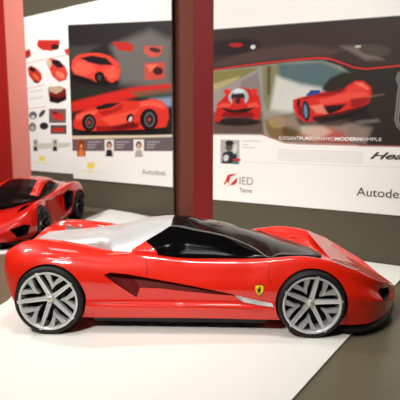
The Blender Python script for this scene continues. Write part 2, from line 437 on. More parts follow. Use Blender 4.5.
for s in (-1, 1):
    c = Vector((h[0].x, s*abs(h[0].y), h[0].z)); n = Vector((h[1].x, s*abs(h[1].y), h[1].z))
    bo = flat_shape('badge_border', [(x*1.12, y*1.1) for x, y in shield], BLACK, root, c, n, .0245, .0006)
    bd = flat_shape('badge', shield, YELLOW, root, c, n, .0245, .0012); bd['label'] = 'yellow shield badge with a black rearing horse'
    flat_shape('horse_emblem', horse, BLACK, bd, c, n, .0245, .002)
# vents in the headlamp strip and tiny lettering-like slots
for k in range(8):
    x = 333.5+k*3.0; y = 259.8+k*1.18
    decal('hood_slot', [(x, y-.5), (x+1.8, y+.2), (x+1.5, y+1.1), (x-.3, y+.4)], DKRED, root, .0018, .0006, False, None, 1)
# splitter: black lip around the nose
pl = [(.372, .216), (.412, .216), (.447, .200), (.485, .167), (.522, .116), (.546, .063), (.560, .018)]
ol = [(x, -w) for x, w in pl]+[(x, w) for x, w in pl[::-1]]
il = [(x-.03, y*.86) for x, y in ol]
V = []; F = []
def splz(x): return .006+.016*max(0, min(1, (x-.42)/.13))
n = len(ol)
for (x, y), (xi, yi) in zip(ol, il):
    z = splz(x)
    V += [(x+.004, y*1.015, z+.002), (x+.004, y*1.015, z+.008), (x-.002, y*.985, z+.012), (xi, yi, z+.018), (xi, yi, z)]
for i in range(n-1):
    for j in range(5): F.append((i*5+j, i*5+(j+1) % 5, i*5+5+(j+1) % 5, i*5+5+j))
F.append(tuple(range(5))); F.append(tuple(5*n-5+k for k in range(5)))
mesh('front_splitter', V, F, BLACK, root)
# dark underfloor and sill shadow board
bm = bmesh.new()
box_bm(bm, -.27, .18, -.20, .20, .022, .045, .002); bmobj('floor_pan_shade', bm, BLACK, root)
# fender inlets at the rear deck: dark grey slot and winglet
for s in (-1, 1):
    pts = [(-.43, .098), (-.36, .098), (-.30, .104), (-.265, .126), (-.275, .138), (-.30, .126), (-.36, .116), (-.42, .110)]
    V = []; k4z = lambda x: K5.ax(x)[1]
    bm = bmesh.new()
    a = [bm.verts.new((x, s*w, K5.ax(x)[1]+.006)) for x, w in pts]; b = [bm.verts.new((x, s*w, .17)) for x, w in pts]
    f1 = bm.faces.new(a)
    for i in range(len(pts)): bm.faces.new((a[i], b[i], b[(i+1) % len(pts)], a[(i+1) % len(pts)]))
    bmobj('inlet_slot', bm, CHROME, root)
    if s < 0: continue
    bm = bmesh.new()
    box_bm(bm, -.275, -.245, s*.142-.003, s*.142+.003, .198, .2125, .001)
    bmesh.ops.rotate(bm, cent=(-.26, s*.142, .208), matrix=Matrix.Rotation(math.radians(s*25), 3, 'Z'), verts=bm.verts)
    bmobj('winglet', bm, BLACK, root)
# tail lamps, grille and diffuser at the back
for s in (-1, 1):
    V, F = lathe([(.0001, 0), (.016, 0), (.02, .003), (.02, .012)], 28)
    o = mesh('tail_lamp', [(-.506+y, s*.125+x, .15+z) for x, y, z in V], F, LAMP, root, True)
bm = bmesh.new(); box_bm(bm, -.500, -.47, -.10, .10, .065, .1, .004)
for k in range(5): box_bm(bm, -.508, -.46, -.09+.045*k-.002, -.09+.045*k+.002, .045, .085)
bmobj('diffuser', bm, BLACK, root)
# wheels
WL = [wheel(root, XR, -.2385, ZR-.000, RR, -1, math.radians(38)), wheel(root, XF, -.2385, ZF, RF, -1, math.radians(9)),
      wheel(root, XR, .2385, ZR, RR, 1, math.radians(20)), wheel(root, XF, .2385, ZF, RF, 1, math.radians(50))]

# ------------------------------------------------------------------ CAR TWO (left background), local +x = nose, +y = side towards the room
root2 = empty('concept_car', (-.957, 1.39, 0), math.radians(-93))
root2.scale = (1.02, 1.0, 1.06)
tag(root2, 'smaller-looking red car model behind the large one at the far left', 'model car')
J0 = col([(-.44, .05, 0), (.40, .03, 0), (.50, .04, 0)])
J1 = col([(-.44, .07, .18), (-.38, .045, .21), (0, .036, .205), (.30, .032, .215), (.38, .032, .20), (.45, .033, .15), (.485, .036, .08), (.50, .04, 0)])
J2 = col([(-.445, .10, .19), (-.36, .075, .232), (-.2, .06, .218), (0, .055, .20), (.2, .06, .222), (.34, .06, .235), (.42, .055, .20), (.47, .05, .14), (.50, .05, .07), (.512, .05, 0)])
J3 = col([(-.45, .14, .19), (-.36, .14, .242), (-.24, .135, .232), (-.1, .12, .192), (.06, .11, .188), (.2, .115, .225), (.3, .12, .24), (.38, .10, .225), (.45, .08, .16), (.49, .07, .09), (.512, .066, 0)])
J4 = col([(-.45, .175, .17), (-.38, .196, .205), (-.3, .205, .212), (-.22, .202, .21), (-.1, .178, .186), (.05, .165, .178), (.18, .172, .198), (.27, .172, .206), (.35, .150, .2), (.41, .12, .17), (.46, .095, .11), (.49, .082, .06), (.512, .074, 0)])
J5 = col([(-.45, .19, .12), (-.3, .20, .15), (-.1, .182, .155), (.1, .165, .15), (.25, .155, .15), (.35, .135, .14), (.43, .108, .09), (.49, .085, .03), (.512, .076, 0)])
J6 = col([(-.45, .195, 0), (-.2, .19, 0), (.1, .15, 0), (.25, .135, 0), (.35, .125, 0), (.45, .10, 0), (.512, .078, 0)])
body2 = body_mesh('body_shell', [J0, J1, J2, J3, J4, J5, J6], root2, RED2, 120, 6)
cs = []
for s in (-1, 1):
    cs.append(cyl_cutter(-.29, .08, .087, s*.13, s*.32, BLACK, 48)); cs.append(cyl_cutter(.27, .078, .084, s*.13, s*.32, BLACK, 48))
    pg = [(-.205, .165), (-.155, .178), (-.10, .15), (-.09, .085), (-.13, .065), (-.185, .09)]
    cs.append(prism_cutter([(x, s*.33, z) for x, z in pg], [(x-.02, s*.15, z) for x, z in pg], BLACK))
    pg = [(.12, .055), (.40, .052), (.47, .075), (.44, .09)]
    pg = [(.39, .055), (.44, .05), (.46, .085), (.40, .10), (.375, .095)]
    cs.append(prism_cutter([(x+.06, s*.33, z) for x, z in pg], [(x-.03, s*.09, z) for x, z in pg], BLACK))
cut(body2, cs); autosmooth(body2, 28)
g2 = []
R0 = col([(-.44, .19, .10), (-.3, .20, .12), (-.15, .192, .148), (0, .178, .158), (.1, .17, .152), (.16, .165, .13), (.22, .16, .085), (.255, .155, .03), (.26, .155, 0)])
R1 = col([(-.44, .198, .05), (-.3, .222, .07), (-.2, .238, .09), (-.1, .238, .10), (0, .215, .118), (.1, .182, .14), (.16, .171, .10), (.22, .163, .06), (.255, .156, .02), (.26, .155, 0)])
R2 = col([(-.44, .2, 0), (-.3, .23, 0), (-.2, .247, 0), (-.1, .248, 0), (0, .228, 0), (.1, .2, 0), (.2, .172, 0), (.26, .155, 0)])
for i in range(121):
    x = -.44+.70*i/120; a, b, c = (np.array(q.ax(x)) for q in (R0, R1, R2)); sk = a.copy(); sk[1] -= .03; row = [sk]
    for j in range(8):
        t = j/8; p = a*(1-t)+b*t; p[2] += .012*t*(1-t); row.append(p)
    for j in range(9):
        t = j/8; row.append(np.array([x, b[1]+(c[1]-b[1])*math.sin(t*math.pi/2), b[2]*(1-t)]))
    g2.append([(p[0], -p[2], p[1]) for p in row]+[(p[0], p[2], p[1]) for p in row[-2::-1]])
W2 = len(g2[0]); V2 = [v for r in g2 for v in r]; pr = {'roof_panel': [], 'windscreen': [], 'side_window': [], 'side_window_b': []}
K2n = (W2+1)//2
for i in range(120):
    x = -.44+.70*(i+.5)/120
    for j in range(W2-1):
        jn = j if j < K2n-1 else W2-2-j; t = (jn-.5)/8; f = (i*W2+j, i*W2+j+1, (i+1)*W2+j+1, (i+1)*W2+j)
        if x < -.16-.1*max(0, 1-t) : k = 'roof_panel'
        elif .8 < t < 1.3 and x < .11: k = 'roof_panel'
        elif t > 1 and x < -.07: k = 'roof_panel'
        elif t > 1 or x > .11: k = 'windscreen'
        else: k = 'side_window' if j < K2n-1 else 'side_window_b'
        pr[k].append(f)
for k, fs in pr.items():
    used = sorted({i for f in fs for i in f}); ix = {v: q for q, v in enumerate(used)}
    mesh(k.replace('_b', ''), [V2[i] for i in used], [tuple(ix[i] for i in f) for f in fs], {'roof_panel': RED2, 'windscreen': SCREEN, 'side_window': GLASS, 'side_window_b': GLASS}[k], root2, True)
for x, s, R in ((-.29, 1, .08), (.27, 1, .078), (-.29, -1, .08), (.27, -1, .078)):
    wheel(root2, x, s*.236, R, R, s, .3+x, .06, 40, True)
for s in (-1, 1):
    bm = bmesh.new()
    q = [(-.13, .186, .07), (-.10, .192, .15), (-.075, .196, .172), (-.06, .2, .172), (-.085, .198, .14), (-.11, .196, .065)]
    a = [bm.verts.new((x, s*w, z)) for x, w, z in q]; b = [bm.verts.new((x, s*(w+.014), z)) for x, w, z in q]
    bm.faces.new(a); bm.faces.new(b)
    for i in range(6): bm.faces.new((a[i], b[i], b[(i+1) % 6], a[(i+1) % 6]))
    bmobj('intake_blade', bm, RED2, root2)
bm = bmesh.new(); box_bm(bm, .30, .47, -.12, .12, .012, .036, .004); box_bm(bm, .36, .43, -.19, .19, .012, .036, .004); bmobj('front_splitter', bm, BLACK, root2)

# ------------------------------------------------------------------ THE SETTING
Z0 = -.62
def plane_from(p1, p2):                  # wall line through two ground points, facing the camera
    a = Vector((*p1, 0)); b = Vector((*p2, 0)); u = (b-a).normalized(); n = Vector((u.y, -u.x, 0))
    return a, u, n
RA, RU, RN = plane_from(ground(369, 262.8), ground(400, 267.1))
LA, LU, LN = plane_from(ground(81, 205.7), ground(130, 212.5))
def on_plane(px, py, pl, off=0):
    a, u, n = pl; d = ray(px, py); a2 = a+n*off
    t = (a2-CAM).dot(n)/d.dot(n); q = CAM+d*t
    return ((q-a2).dot(u), q.z)
RP = (RA, RU, RN); LP = (LA, LU, LN)
def slab(name, pl, s0, s1, z0, z1, th, m, parent=None, off=0):
    a, u, n = pl; bm = bmesh.new(); box_bm(bm, s0, s1, 0, th, z0, z1)
    M = Matrix(((u.x, n.x, 0, a.x+n.x*(off-th)), (u.y, n.y, 0, a.y+n.y*(off-th)), (0, 0, 1, 0), (0, 0, 0, 1)))
    bmesh.ops.transform(bm, matrix=M, verts=bm.verts)
    return bmobj(name, bm, m, parent)
# table (grey display plinth) with the white raised sheet
gb = lambda pl, s, off: tuple((pl[0]+pl[1]*s+pl[2]*off)[:2])
rs0 = on_plane(213, 205, RP)[0]
table = [(-2.2, -.62), (1.15, -.62), gb(RP, .45, .004), gb(RP, rs0-.05, .004), gb(LP, on_plane(174, 190, LP)[0]+.02, .004), gb(LP, -1.0, .004), (-2.2, gb(LP, -1.0, .004)[1])]
o = prism('display_plinth', table, Z0, 0, GREY); tag(o, 'wide grey display plinth under both red model cars', 'plinth')
g = ground
wp = [g(-70, 350), g(8, 302.3), g(86.5, 219.2), g(109.8, 210.2), g(131, 213.6), g(190, 227), g(213, 243), g(369, 263.4), g(400, 267.7), g(409, 271.5), g(393, 288.8), g(354.5, 332.4), g(335.3, 353.4), g(266, 431), g(200, 455), g(-60, 455)]
o = prism('platform', wp, 0, .006, WHITE); tag(o, 'flat white angled platform sheet under the large red car', 'platform')
wp2 = [g(-80, 262), g(8, 254), g(9, 250.5), g(-80, 251.5)]
o = prism('platform', wp2, 0, .004, WHITE); tag(o, 'small white sheet under the nose of the second red car', 'platform')
# floor / walls / ceiling
bm = bmesh.new(); box_bm(bm, -4, 4, -3.5, 5, Z0-.05, Z0); tag(bmobj('floor', bm, FLOOR), kind='structure')
bm = bmesh.new(); box_bm(bm, -4, 4, -3.5, 5, 2.38, 2.43); tag(bmobj('ceiling', bm, CEIL), kind='structure')
bm = bmesh.new(); box_bm(bm, -4, 4, 4.95, 5, Z0, 2.38); tag(bmobj('wall_back', bm, BROWN), kind='structure')
bm = bmesh.new(); box_bm(bm, -4.05, -4, -3.5, 5, Z0, 2.38); tag(bmobj('wall_left', bm, REDW), kind='structure')
bm = bmesh.new(); box_bm(bm, 4, 4.05, -3.5, 5, Z0, 2.38); tag(bmobj('wall_right', bm, BOARD), kind='structure')
bm = bmesh.new(); box_bm(bm, -4, 4, -3.55, -3.5, Z0, 2.38); tag(bmobj('wall_front', bm, BOARD), kind='structure')
TOP = 1.55
ls0, ls1 = on_plane(30.5, 160, LP)[0], on_plane(173.2, 150, LP)[0]
o = slab('display_board', LP, ls0, ls1, Z0, TOP, .012, BOARD); tag(o, 'dark grey display board behind the left pair of posters', 'display board')
o = slab('display_board', RP, rs0, 1.1, Z0, TOP, .05, BOARD); tag(o, 'dark grey display board behind the wide right poster', 'display board')
# brown and dark-red pillars in the gap between the boards
pb = (LA-LN*.03, LU, LN); b0 = on_plane(170, 100, pb)[0]; b1 = on_plane(215, 100, pb)[0]
o = slab('trim_1', pb, b0-.05, b1, Z0, TOP, .06, BROWN); tag(o, kind='structure')
prd = (RA-RN*.05, RU, RN); r0 = on_plane(193.3, 130, prd)[0]; r1 = on_plane(216, 130, prd)[0]
o = slab('trim_2', prd, r0, r1, Z0, TOP, .01, REDP); tag(o, kind='structure')
# red wall at the far left, its lit side painted as a pink strip
pk = (LA-LN*.03, LU, LN); s0 = on_plane(10, 120, pk)[0]; s1 = on_plane(33, 120, pk)[0]
o = slab('wall_lit_side', pk, s0, s1, Z0, TOP, .05, REDW_LIT); tag(o, kind='structure')
pk2 = (LA-LN*.06, LU, LN); s0b = on_plane(-70, 120, pk2)[0]
o = slab('wall_side', pk2, s0b, s0+.03, Z0, TOP, .05, REDW); tag(o, kind='structure')

# ------------------------------------------------------------------ posters: printed pictures stored as ink on a fine grid
def smooth(a, b, x):
    t = np.clip((x-a)/(b-a), 0, 1); return t*t*(3-2*t)
def poster(name, pl, sA, sB, zA, zB, nx, nz, layers, base, label, off=.004, back=.0005):
    a, u, n = pl
    S = np.linspace(sA, sB, nx); Zz = np.linspace(zA, zB, nz)
    SS, ZZ = np.meshgrid(S, Zz); s = SS.ravel(); z = ZZ.ravel()
    colr = np.tile(np.array(lin(base)), (len(s), 1))
    def cv(p): return on_plane(p[0], p[1], pl, off)
    for L in layers:
        kind, pts, c = L[0], L[1], L[2]; blur = L[3] if len(L) > 3 else .004
        c = np.array(lin(c))
        if kind == 'poly':
            q = [cv(p) for p in pts]
        elif kind == 'ell':              # cx, cy, rx, ry, rot
            cx, cy, rx, ry, ro = pts
            q = [cv((cx+rx*math.cos(t)*math.cos(ro)-ry*math.sin(t)*math.sin(ro), cy+rx*math.cos(t)*math.sin(ro)+ry*math.sin(t)*math.cos(ro))) for t in np.linspace(0, 2*math.pi, 22)[:-1]]
        q = np.array(q); lo = q.min(0)-blur*2; hi = q.max(0)+blur*2
        idx = np.where((s > lo[0]) & (s < hi[0]) & (z > lo[1]) & (z < hi[1]))[0]
        if len(idx) == 0: continue
        x = s[idx]; y = z[idx]; ins = np.zeros(len(idx), bool); dist = np.full(len(idx), 9.)
        for i in range(len(q)):
            x1, y1 = q[i]; x2, y2 = q[(i+1) % len(q)]
            cr = ((y1 > y) != (y2 > y)); xi = (x2-x1)*(y-y1)/((y2-y1) if y2 != y1 else 1e-9)+x1
            ins ^= cr & (x < xi)
            dx, dy = x2-x1, y2-y1; t = np.clip(((x-x1)*dx+(y-y1)*dy)/(dx*dx+dy*dy+1e-12), 0, 1)
            dist = np.minimum(dist, np.hypot(x-x1-t*dx, y-y1-t*dy))
        sd = np.where(ins, dist, -dist); al = smooth(-blur, blur, sd)[:, None]*(L[4] if len(L) > 4 else 1)
        colr[idx] = colr[idx]*(1-al)+c*al
    V = [(a.x+u.x*si+n.x*off, a.y+u.y*si+n.y*off, zi) for si, zi in zip(s, z)]
    F = [(j*nx+i, j*nx+i+1, (j+1)*nx+i+1, (j+1)*nx+i) for j in range(nz-1) for i in range(nx-1)]
    k = len(V); cor = [(sA, zA), (sB, zA), (sB, zB), (sA, zB)]
    V += [(a.x+u.x*si+n.x*back, a.y+u.y*si+n.y*back, zi) for si, zi in cor]
    e = [0, nx-1, nx*nz-1, nx*(nz-1)]
    F += [(k+3, k+2, k+1, k)]
    bot = list(range(nx)); rgt = [j*nx+nx-1 for j in range(nz)]; tp = [nx*(nz-1)+i for i in range(nx)][::-1]; lf = [j*nx for j in range(nz)][::-1]
    for edge, (c0, c1) in zip((bot, rgt, tp, lf), ((k, k+1), (k+1, k+2), (k+2, k+3), (k+3, k))):
        F.append(tuple([c0, c1]+edge[::-1]))
    me = bpy.data.meshes.new(name); me.from_pydata(V, [], F); me.update()
    ca = me.color_attributes.new('ink', 'FLOAT_COLOR', 'POINT')
    buf = np.ones((len(V), 4), dtype=np.float32); buf[:k, :3] = colr; buf[k:, :3] = np.array(lin(base))
    ca.data.foreach_set('color', buf.ravel())
    o = link(name, me, None, PRINT)
    tag(o, label, 'poster'); return o
def text(body, pl, px, py, height_px, m, parent, width_px=None, off=.0052, bold=0, shear=0, name='lettering', extrude=.0003):
    """printed words on a poster, baseline start at the measured point"""
    a, u, n = pl
    cu = bpy.data.curves.new('t', 'FONT'); cu.body = body; cu.size = 1; cu.extrude = 0; cu.offset = bold; cu.shear = shear
    t = bpy.data.objects.new('t', cu); C.objects.link(t); bpy.context.view_layer.update()
    me = bpy.data.meshes.new_from_object(t.evaluated_get(bpy.context.evaluated_depsgraph_get())); bpy.data.objects.remove(t)
    xs = [v.co.x for v in me.vertices]; ys = [v.co.y for v in me.vertices]
    s0, z0 = on_plane(px, py, pl, off); _, z1 = on_plane(px, py-height_px, pl, off)
    ky = (z1-z0)/(max(ys) if max(ys) > 0 else 1); kx = ky
    if width_px:
        s1, _ = on_plane(px+width_px, py, pl, off); kx = (s1-s0)/(max(xs)-min(xs))
    x0 = min(xs)
    for v in me.vertices:
        s = s0+(v.co.x-x0)*kx; z = z0+v.co.y*ky
        v.co = a+u*s+n*off+Vector((0, 0, z))
    return link(name, me, parent, m)

def R4(x0, y0, x1, y1, sk=0): return [(x0, y0), (x1, y0+sk), (x1, y1+sk), (x0, y1)]
# ---- right poster
z_r = on_plane(213, 199.5, RP, .004)[1]
Ln = []
A_ = Ln.append
A_(('poly', [(205, 30), (420, 14), (420, 146.5), (300, 142.8), (285, 142), (272, 137.5), (262, 134.5), (213, 134), (205, 134)], (52, 46, 42), .003))   # picture field
A_(('poly', [(205, 36), (420, 18), (420, 70), (365, 66), (330, 58), (300, 60), (205, 71)], (58, 42, 40), .004))
A_(('poly', [(205, 66), (250, 50), (300, 44), (345, 50), (330, 56), (290, 58), (205, 69)], (84, 62, 58), .012, .8))
A_(('ell', (232, 47, 30, 8, -.1), (40, 26, 28), .008))
A_(('ell', (236, 45, 7, 2.2, 0), (170, 30, 28), .004)); A_(('ell', (253, 47, 2.4, 2, 0), (220, 214, 205), .004)); 
A_(('poly', [(340, 46), (362, 46), (384, 60), (366, 60)], (128, 112, 104), .010, .7))
A_(('ell', (375, 50, 16, 6, .1), (74, 66, 56), .006)); A_(('ell', (358, 46.5, 3, 1, 0), (200, 196, 185), .004))
A_(('poly', [(330, 60), (352, 64), (370, 68), (420, 66), (420, 146), (360, 146), (330, 120)], (44, 38, 34), .008))
# sunlit road picture
A_(('poly', [(213, 71), (300, 61), (322, 60.5), (340, 66), (352, 74), (350, 100), (330, 142), (300, 142.5), (272, 137.5), (260, 134), (213, 133)], (150, 144, 132), .004))
A_(('poly', [(213, 72), (258, 67), (252, 76), (236, 83), (213, 92)], (128, 122, 70), .006)); A_(('poly', [(213, 84), (240, 76), (234, 84), (213, 95)], (176, 160, 112), .006))
A_(('poly', [(262, 66), (285, 64), (283, 110), (268, 112), (262, 96)], (122, 118, 78), .010, .85))
A_(('poly', [(267, 66), (271, 66), (270, 94), (267, 96)], (78, 66, 46), .004, .8))
A_(('poly', [(278, 64), (322, 61), (348, 72), (346, 84), (318, 90), (296, 100), (282, 84)], (70, 96, 102), .014, .9))
A_(('poly', [(276, 76), (300, 84), (322, 88), (318, 100), (290, 112), (270, 110)], (206, 206, 196), .014, .9))
A_(('poly', [(213, 92), (256, 70), (262, 70), (264, 134), (213, 134)], (152, 142, 136), .006))
A_(('poly', [(240, 82), (258, 72), (262, 100), (262, 134), (252, 134)], (126, 114, 112), .008, .8))
A_(('poly', [(213, 112), (262, 112), (264, 134), (213, 134)], (96, 76, 70), .010))
A_(('poly', [(264, 120), (300, 112), (350, 120), (345, 142), (300, 142), (270, 137)], (118, 96, 76), .010))
A_(('ell', (283, 128, 17, 12, .1), (122, 98, 58), .008)); A_(('ell', (277, 122, 9, 6, .1), (158, 132, 84), .008)); A_(('ell', (290, 131, 8, 6, .1), (92, 70, 42), .006))
# left small car, seen from ahead
A_(('ell', (238, 122, 23, 4, 0), (40, 26, 24), .006))
A_(('poly', [(215, 116), (217, 104), (224, 97), (230, 90), (240, 87), (250, 89), (259, 96), (261, 106), (260, 118), (255, 120), (250, 116), (224, 116), (219, 122), (215, 121)], (200, 34, 28), .004))
A_(('ell', (238.5, 97, 10, 9, 0), (168, 182, 182), .004)); A_(('ell', (238, 97, 7, 5.5, 0), (40, 34, 44), .004))
A_(('poly', [(233, 98), (244, 98), (246, 108), (240, 112), (236, 112), (231, 108)], (198, 40, 32), .003))
A_(('ell', (238, 100, 2.6, 4, 0), (60, 30, 38), .003)); A_(('poly', [(218, 107), (234, 110), (256, 107), (244, 114), (234, 115)], (26, 16, 16), .003))
A_(('ell', (227, 92, 3.5, 3, .3), (214, 50, 42), .003)); A_(('ell', (254, 92, 4, 3.4, -.3), (210, 48, 40), .003))
# hedge & big car
A_(('poly', [(322, 88), (330, 78), (344, 72), (358, 72), (372, 82), (370, 100), (330, 98)], (40, 38, 28), .008))
A_(('poly', [(262, 118), (300, 116), (350, 122), (372, 128), (366, 144), (330, 142)], (150, 128, 116), .014, .75))
A_(('poly', [(300, 136), (318, 124), (342, 132), (352, 143), (310, 142)], (186, 58, 44), .012, .7))
A_(('poly', [(300, 124), (318, 121), (332, 132), (316, 141), (302, 134)], (214, 196, 180), .012, .6))
A_(('poly', [(296, 118), (366, 110), (372, 116), (340, 126), (300, 126)], (34, 24, 22), .010, .8))
A_(('poly', [(293, 100), (298, 98), (306, 96), (312, 92), (324, 92), (340, 92.5), (348, 85), (356, 80.5), (364, 81), (371, 87), (372, 96), (367, 106), (355, 112), (334, 117), (316, 121), (304, 122), (297, 116), (293, 108)], (204, 40, 32), .004))
A_(('poly', [(348, 88), (358, 83), (368, 88), (369, 96), (352, 98), (344, 96)], (224, 64, 50), .008, .8))
A_(('poly', [(324, 106), (346, 104), (340, 110), (330, 114), (322, 111)], (30, 14, 14), .004)); A_(('poly', [(310, 106), (322, 104), (328, 114), (316, 113)], (228, 132, 110), .005, .8))
A_(('poly', [(312, 117), (340, 112), (368, 104), (370, 108), (342, 118), (314, 121)], (36, 16, 16), .004, .9))
A_(('poly', [(306, 95), (311, 90), (320, 90), (320, 94), (308, 96)], (40, 66, 140), .003)); A_(('ell', (306, 111, 4, 10.5, -.1), (28, 40, 56), .003)); A_(('ell', (305.6, 111, 1.8, 7, -.1), (96, 128, 150), .003)); A_(('ell', (298.5, 103, 1.6, 4, 0), (30, 18, 20), .003))
A_(('poly', [(356, 121), (378, 119), (380, 122), (358, 124)], (120, 116, 112), .006, .7)); A_(('poly', [(368, 96), (384, 93.5), (384, 95), (369, 98)], (110, 92, 78), .004, .8))
for q, c_, b_, al in (([(318, 100), (345, 93), (366, 92), (370, 97), (350, 101), (322, 105)], (232, 84, 66), .006, .7),
                   ([(300, 101), (312, 97), (330, 96), (346, 90), (344, 88), (324, 93), (304, 97)], (126, 14, 16), .004, .7),
                   ([(350, 99), (366, 97), (371, 98), (366, 104), (352, 108)], (132, 16, 18), .005, .8),
                   ([(297, 104), (303, 108), (303, 118), (298, 114)], (112, 12, 14), .004, .8),
                   ([(316, 119), (340, 115), (364, 108), (366, 112), (340, 120), (318, 124)], (24, 14, 14), .005, .8),
                   ([(354, 83), (362, 82.5), (369, 88), (368, 90), (360, 86)], (244, 120, 100), .004, .8),
                   ([(216, 108), (222, 103), (232, 104), (230, 107)], (236, 92, 74), .004, .7), ([(247, 104), (256, 102), (260, 107), (248, 108)], (236, 92, 74), .004, .7),
                   ([(221, 116), (224, 112), (252, 112), (256, 116), (250, 118), (226, 118)], (120, 12, 14), .004, .8),
                   ([(233, 91), (238, 88.5), (244, 90), (243, 93), (234, 94)], (214, 226, 226), .003, .8)):
    A_(('poly', q, c_, b_, al))
# ornate grey outline at the right edge
for c_, w_ in (((150, 146, 142), 1.9), ((58, 52, 48), .7)):
    pts = [(400, 72), (398, 79), (400.5, 86), (399, 96), (398, 108), (396.5, 120), (399, 127), (404, 131)]
    A_(('poly', [(x-w_, y) for x, y in pts]+[(x+w_, y) for x, y in pts[::-1]], c_, .003))
# red line over the picture
def ribbon(pts, w, c, b=.002, al=1): A_(('poly', [(x, y-w) for x, y in pts]+[(x, y+w) for x, y in pts[::-1]], c, b, al))
ribbon([(211, 70.5), (230, 67.5), (260, 63.5), (300, 59.3), (318, 58), (330, 58.8), (342, 63), (354, 67.5), (366, 69), (385, 67.2), (420, 63.5)], .8, (204, 44, 40))
ribbon([(262, 134.2), (273, 138.5), (285, 142.8), (300, 143.8), (420, 147)], .55, (170, 70, 62))
# portrait and caption lines
A_(('poly', R4(220.5, 139.5, 239.5, 163.5, .6), (172, 168, 164), .002)); A_(('ell', (229, 147, 3.6, 4.2, 0), (92, 84, 80), .003)); A_(('ell', (229.5, 143, 4.2, 2.6, 0), (36, 34, 36), .003))
A_(('poly', [(222, 163.5), (223, 153), (228, 151), (236, 152), (238, 163.8)], (48, 46, 50), .003)); A_(('ell', (226, 158, 2.6, 3.4, .3), (206, 202, 198), .003)); A_(('ell', (235, 149, 2, 5, .2), (210, 206, 202), .003))
A_(('poly', R4(233, 158.5, 240.5, 161, .2), (196, 44, 56), .002)); A_(('poly', R4(232, 161.5, 239, 164, .2), (60, 120, 110), .002))
for y, w in ((141, 18), (144.5, 6), (147.5, 13)): ribbon([(242, y), (242+w, y+.2)], .45, (196, 190, 182), .002)
for k in range(6): ribbon([(278, 150+k*2), (363, 152.3+k*2.1)], .4, (206, 200, 190), .002, .8)
for y in (163, ): ribbon([(240, 162), (420, 168)], .35, (222, 216, 208), .002)
zt_pts = on_plane(213, 38, RP, .004)[1]
A_(('poly', [(200, -60), (440, -140), (440, -10), (213, 34), (200, 36)], (236, 231, 224), .002)) if False else None
pic_top = on_plane(213, 40, RP, .004)[1]
PR = poster('poster', RP, rs0+.002, 1.02, z_r, 1.30, 520, 520, Ln, (240, 235, 228), 'wide poster on the right board with two red cars on a road')
text('Autodesk', RP, 356.5, 195.5, 8.2, INKD, PR, 56, bold=.0)
lt = text('Hea', RP, 370, 158.6, 6.6, INKD, PR, 34, bold=.02, shear=.45)
text('ELEGANT', RP, 279, 139.6, 3.2, INKW, PR, 20, bold=.0)
text('PURE', RP, 299.3, 139.9, 3.2, INKW, PR, 12.5, bold=.03)
text('DYNAMIC', RP, 312.5, 140.2, 3.2, INKW, PR, 21.5)
text('MODERN', RP, 334.8, 140.4, 3.3, INKW, PR, 27, bold=.04)
text('SIMPLE', RP, 362, 140.8, 3.2, INKW, PR, 19.5)
text('IED', RP, 239.5, 184.3, 7.4, INKG, PR, 13.5)
text('Torino', RP, 239.5, 192, 4.2, INKD, PR, 12.5)
def logo(pts_list, m, pl, parent, name='logo', off=.0055):
    bm = bmesh.new(); a, u, n = pl
    for pts in pts_list:
        vs = []
        for p in pts:
            s, z = on_plane(p[0], p[1], pl, off); vs.append(bm.verts.new(a+u*s+n*off+Vector((0, 0, z))))
        f = bm.faces.new(vs); bmesh.ops.triangulate(bm, faces=[f])
    return bmobj(name, bm, m, parent)
def circ(cx, cy, r, n=24, a0=0, a1=2*math.pi): return [(cx+r*math.cos(a0+(a1-a0)*i/n), cy+r*math.sin(a0+(a1-a0)*i/n)) for i in range(n if a1-a0 > 6.2 else n+1)]
logo([circ(232, 180, 5.0)], INKR, RP, PR, 'logo_disc')
logo([[(227.5, 186), (233, 176.5), (230.5, 176.3), (238.8, 174.6), (234.5, 180.6), (233.2, 179.5), (229.4, 185.6)]], INKW, RP, PR, 'logo_flash', .0061)
logo([[(223.6, 184.5), (227.8, 175.2), (229.0, 175.2), (225.2, 184.5)], [(226.5, 175.6), (230.5, 174.2), (238.5, 173.6), (230, 175.4)]], INKR, RP, PR, 'logo_sweep', .0066)

# ---- second poster (dark pictures of red cars)
L2 = []; A_ = L2.append
A_(('poly', [(66, 25), (178, 20), (178, 134.5), (66, 137.5)], (40, 36, 36), .003))
A_(('poly', [(110, 46), (150, 30), (172, 40), (172, 90), (120, 84), (116, 60)], (112, 106, 102), .035, .9))
A_(('ell', (88, 96, 20, 8, 0), (38, 46, 34), .02, .7)); A_(('poly', [(66, 47), (100, 45), (80, 58), (66, 62)], (66, 64, 60), .02))
A_(('poly', [(112, 42), (128, 42), (134, 46), (132, 52), (118, 50)], (186, 44, 36), .006)); 
A_(('ell', (94, 80, 24, 5, .1), (22, 20, 20), .012))
A_(('poly', [(71, 68), (72, 60), (78, 55), (88, 53), (100, 53), (110, 56), (118, 62), (121, 70), (119, 79), (112, 83), (106, 80), (96, 82), (84, 77), (74, 74)], (222, 66, 52), .004))
A_(('poly', [(80, 58), (92, 55.5), (106, 58), (113, 65), (100, 65), (88, 62)], (28, 22, 26), .004)); A_(('ell', (99.5, 77, 5, 5.5, 0), (18, 16, 18), .003)); A_(('ell', (99.5, 77.5, 2, 3, 0), (70, 60, 60), .003)); A_(('poly', [(74, 62), (84, 60), (94, 66), (96, 72), (82, 70)], (236, 98, 80), .006, .7)); A_(('ell', (104, 80, 3, 3.5, 0), (20, 10, 10), .003, .8))
A_(('poly', [(144, 46), (162, 46), (162, 53), (157, 57), (150, 57), (144, 53)], (206, 84, 66), .004)); A_(('ell', (155, 50, 6, 2.4, .2), (70, 34, 40), .003))
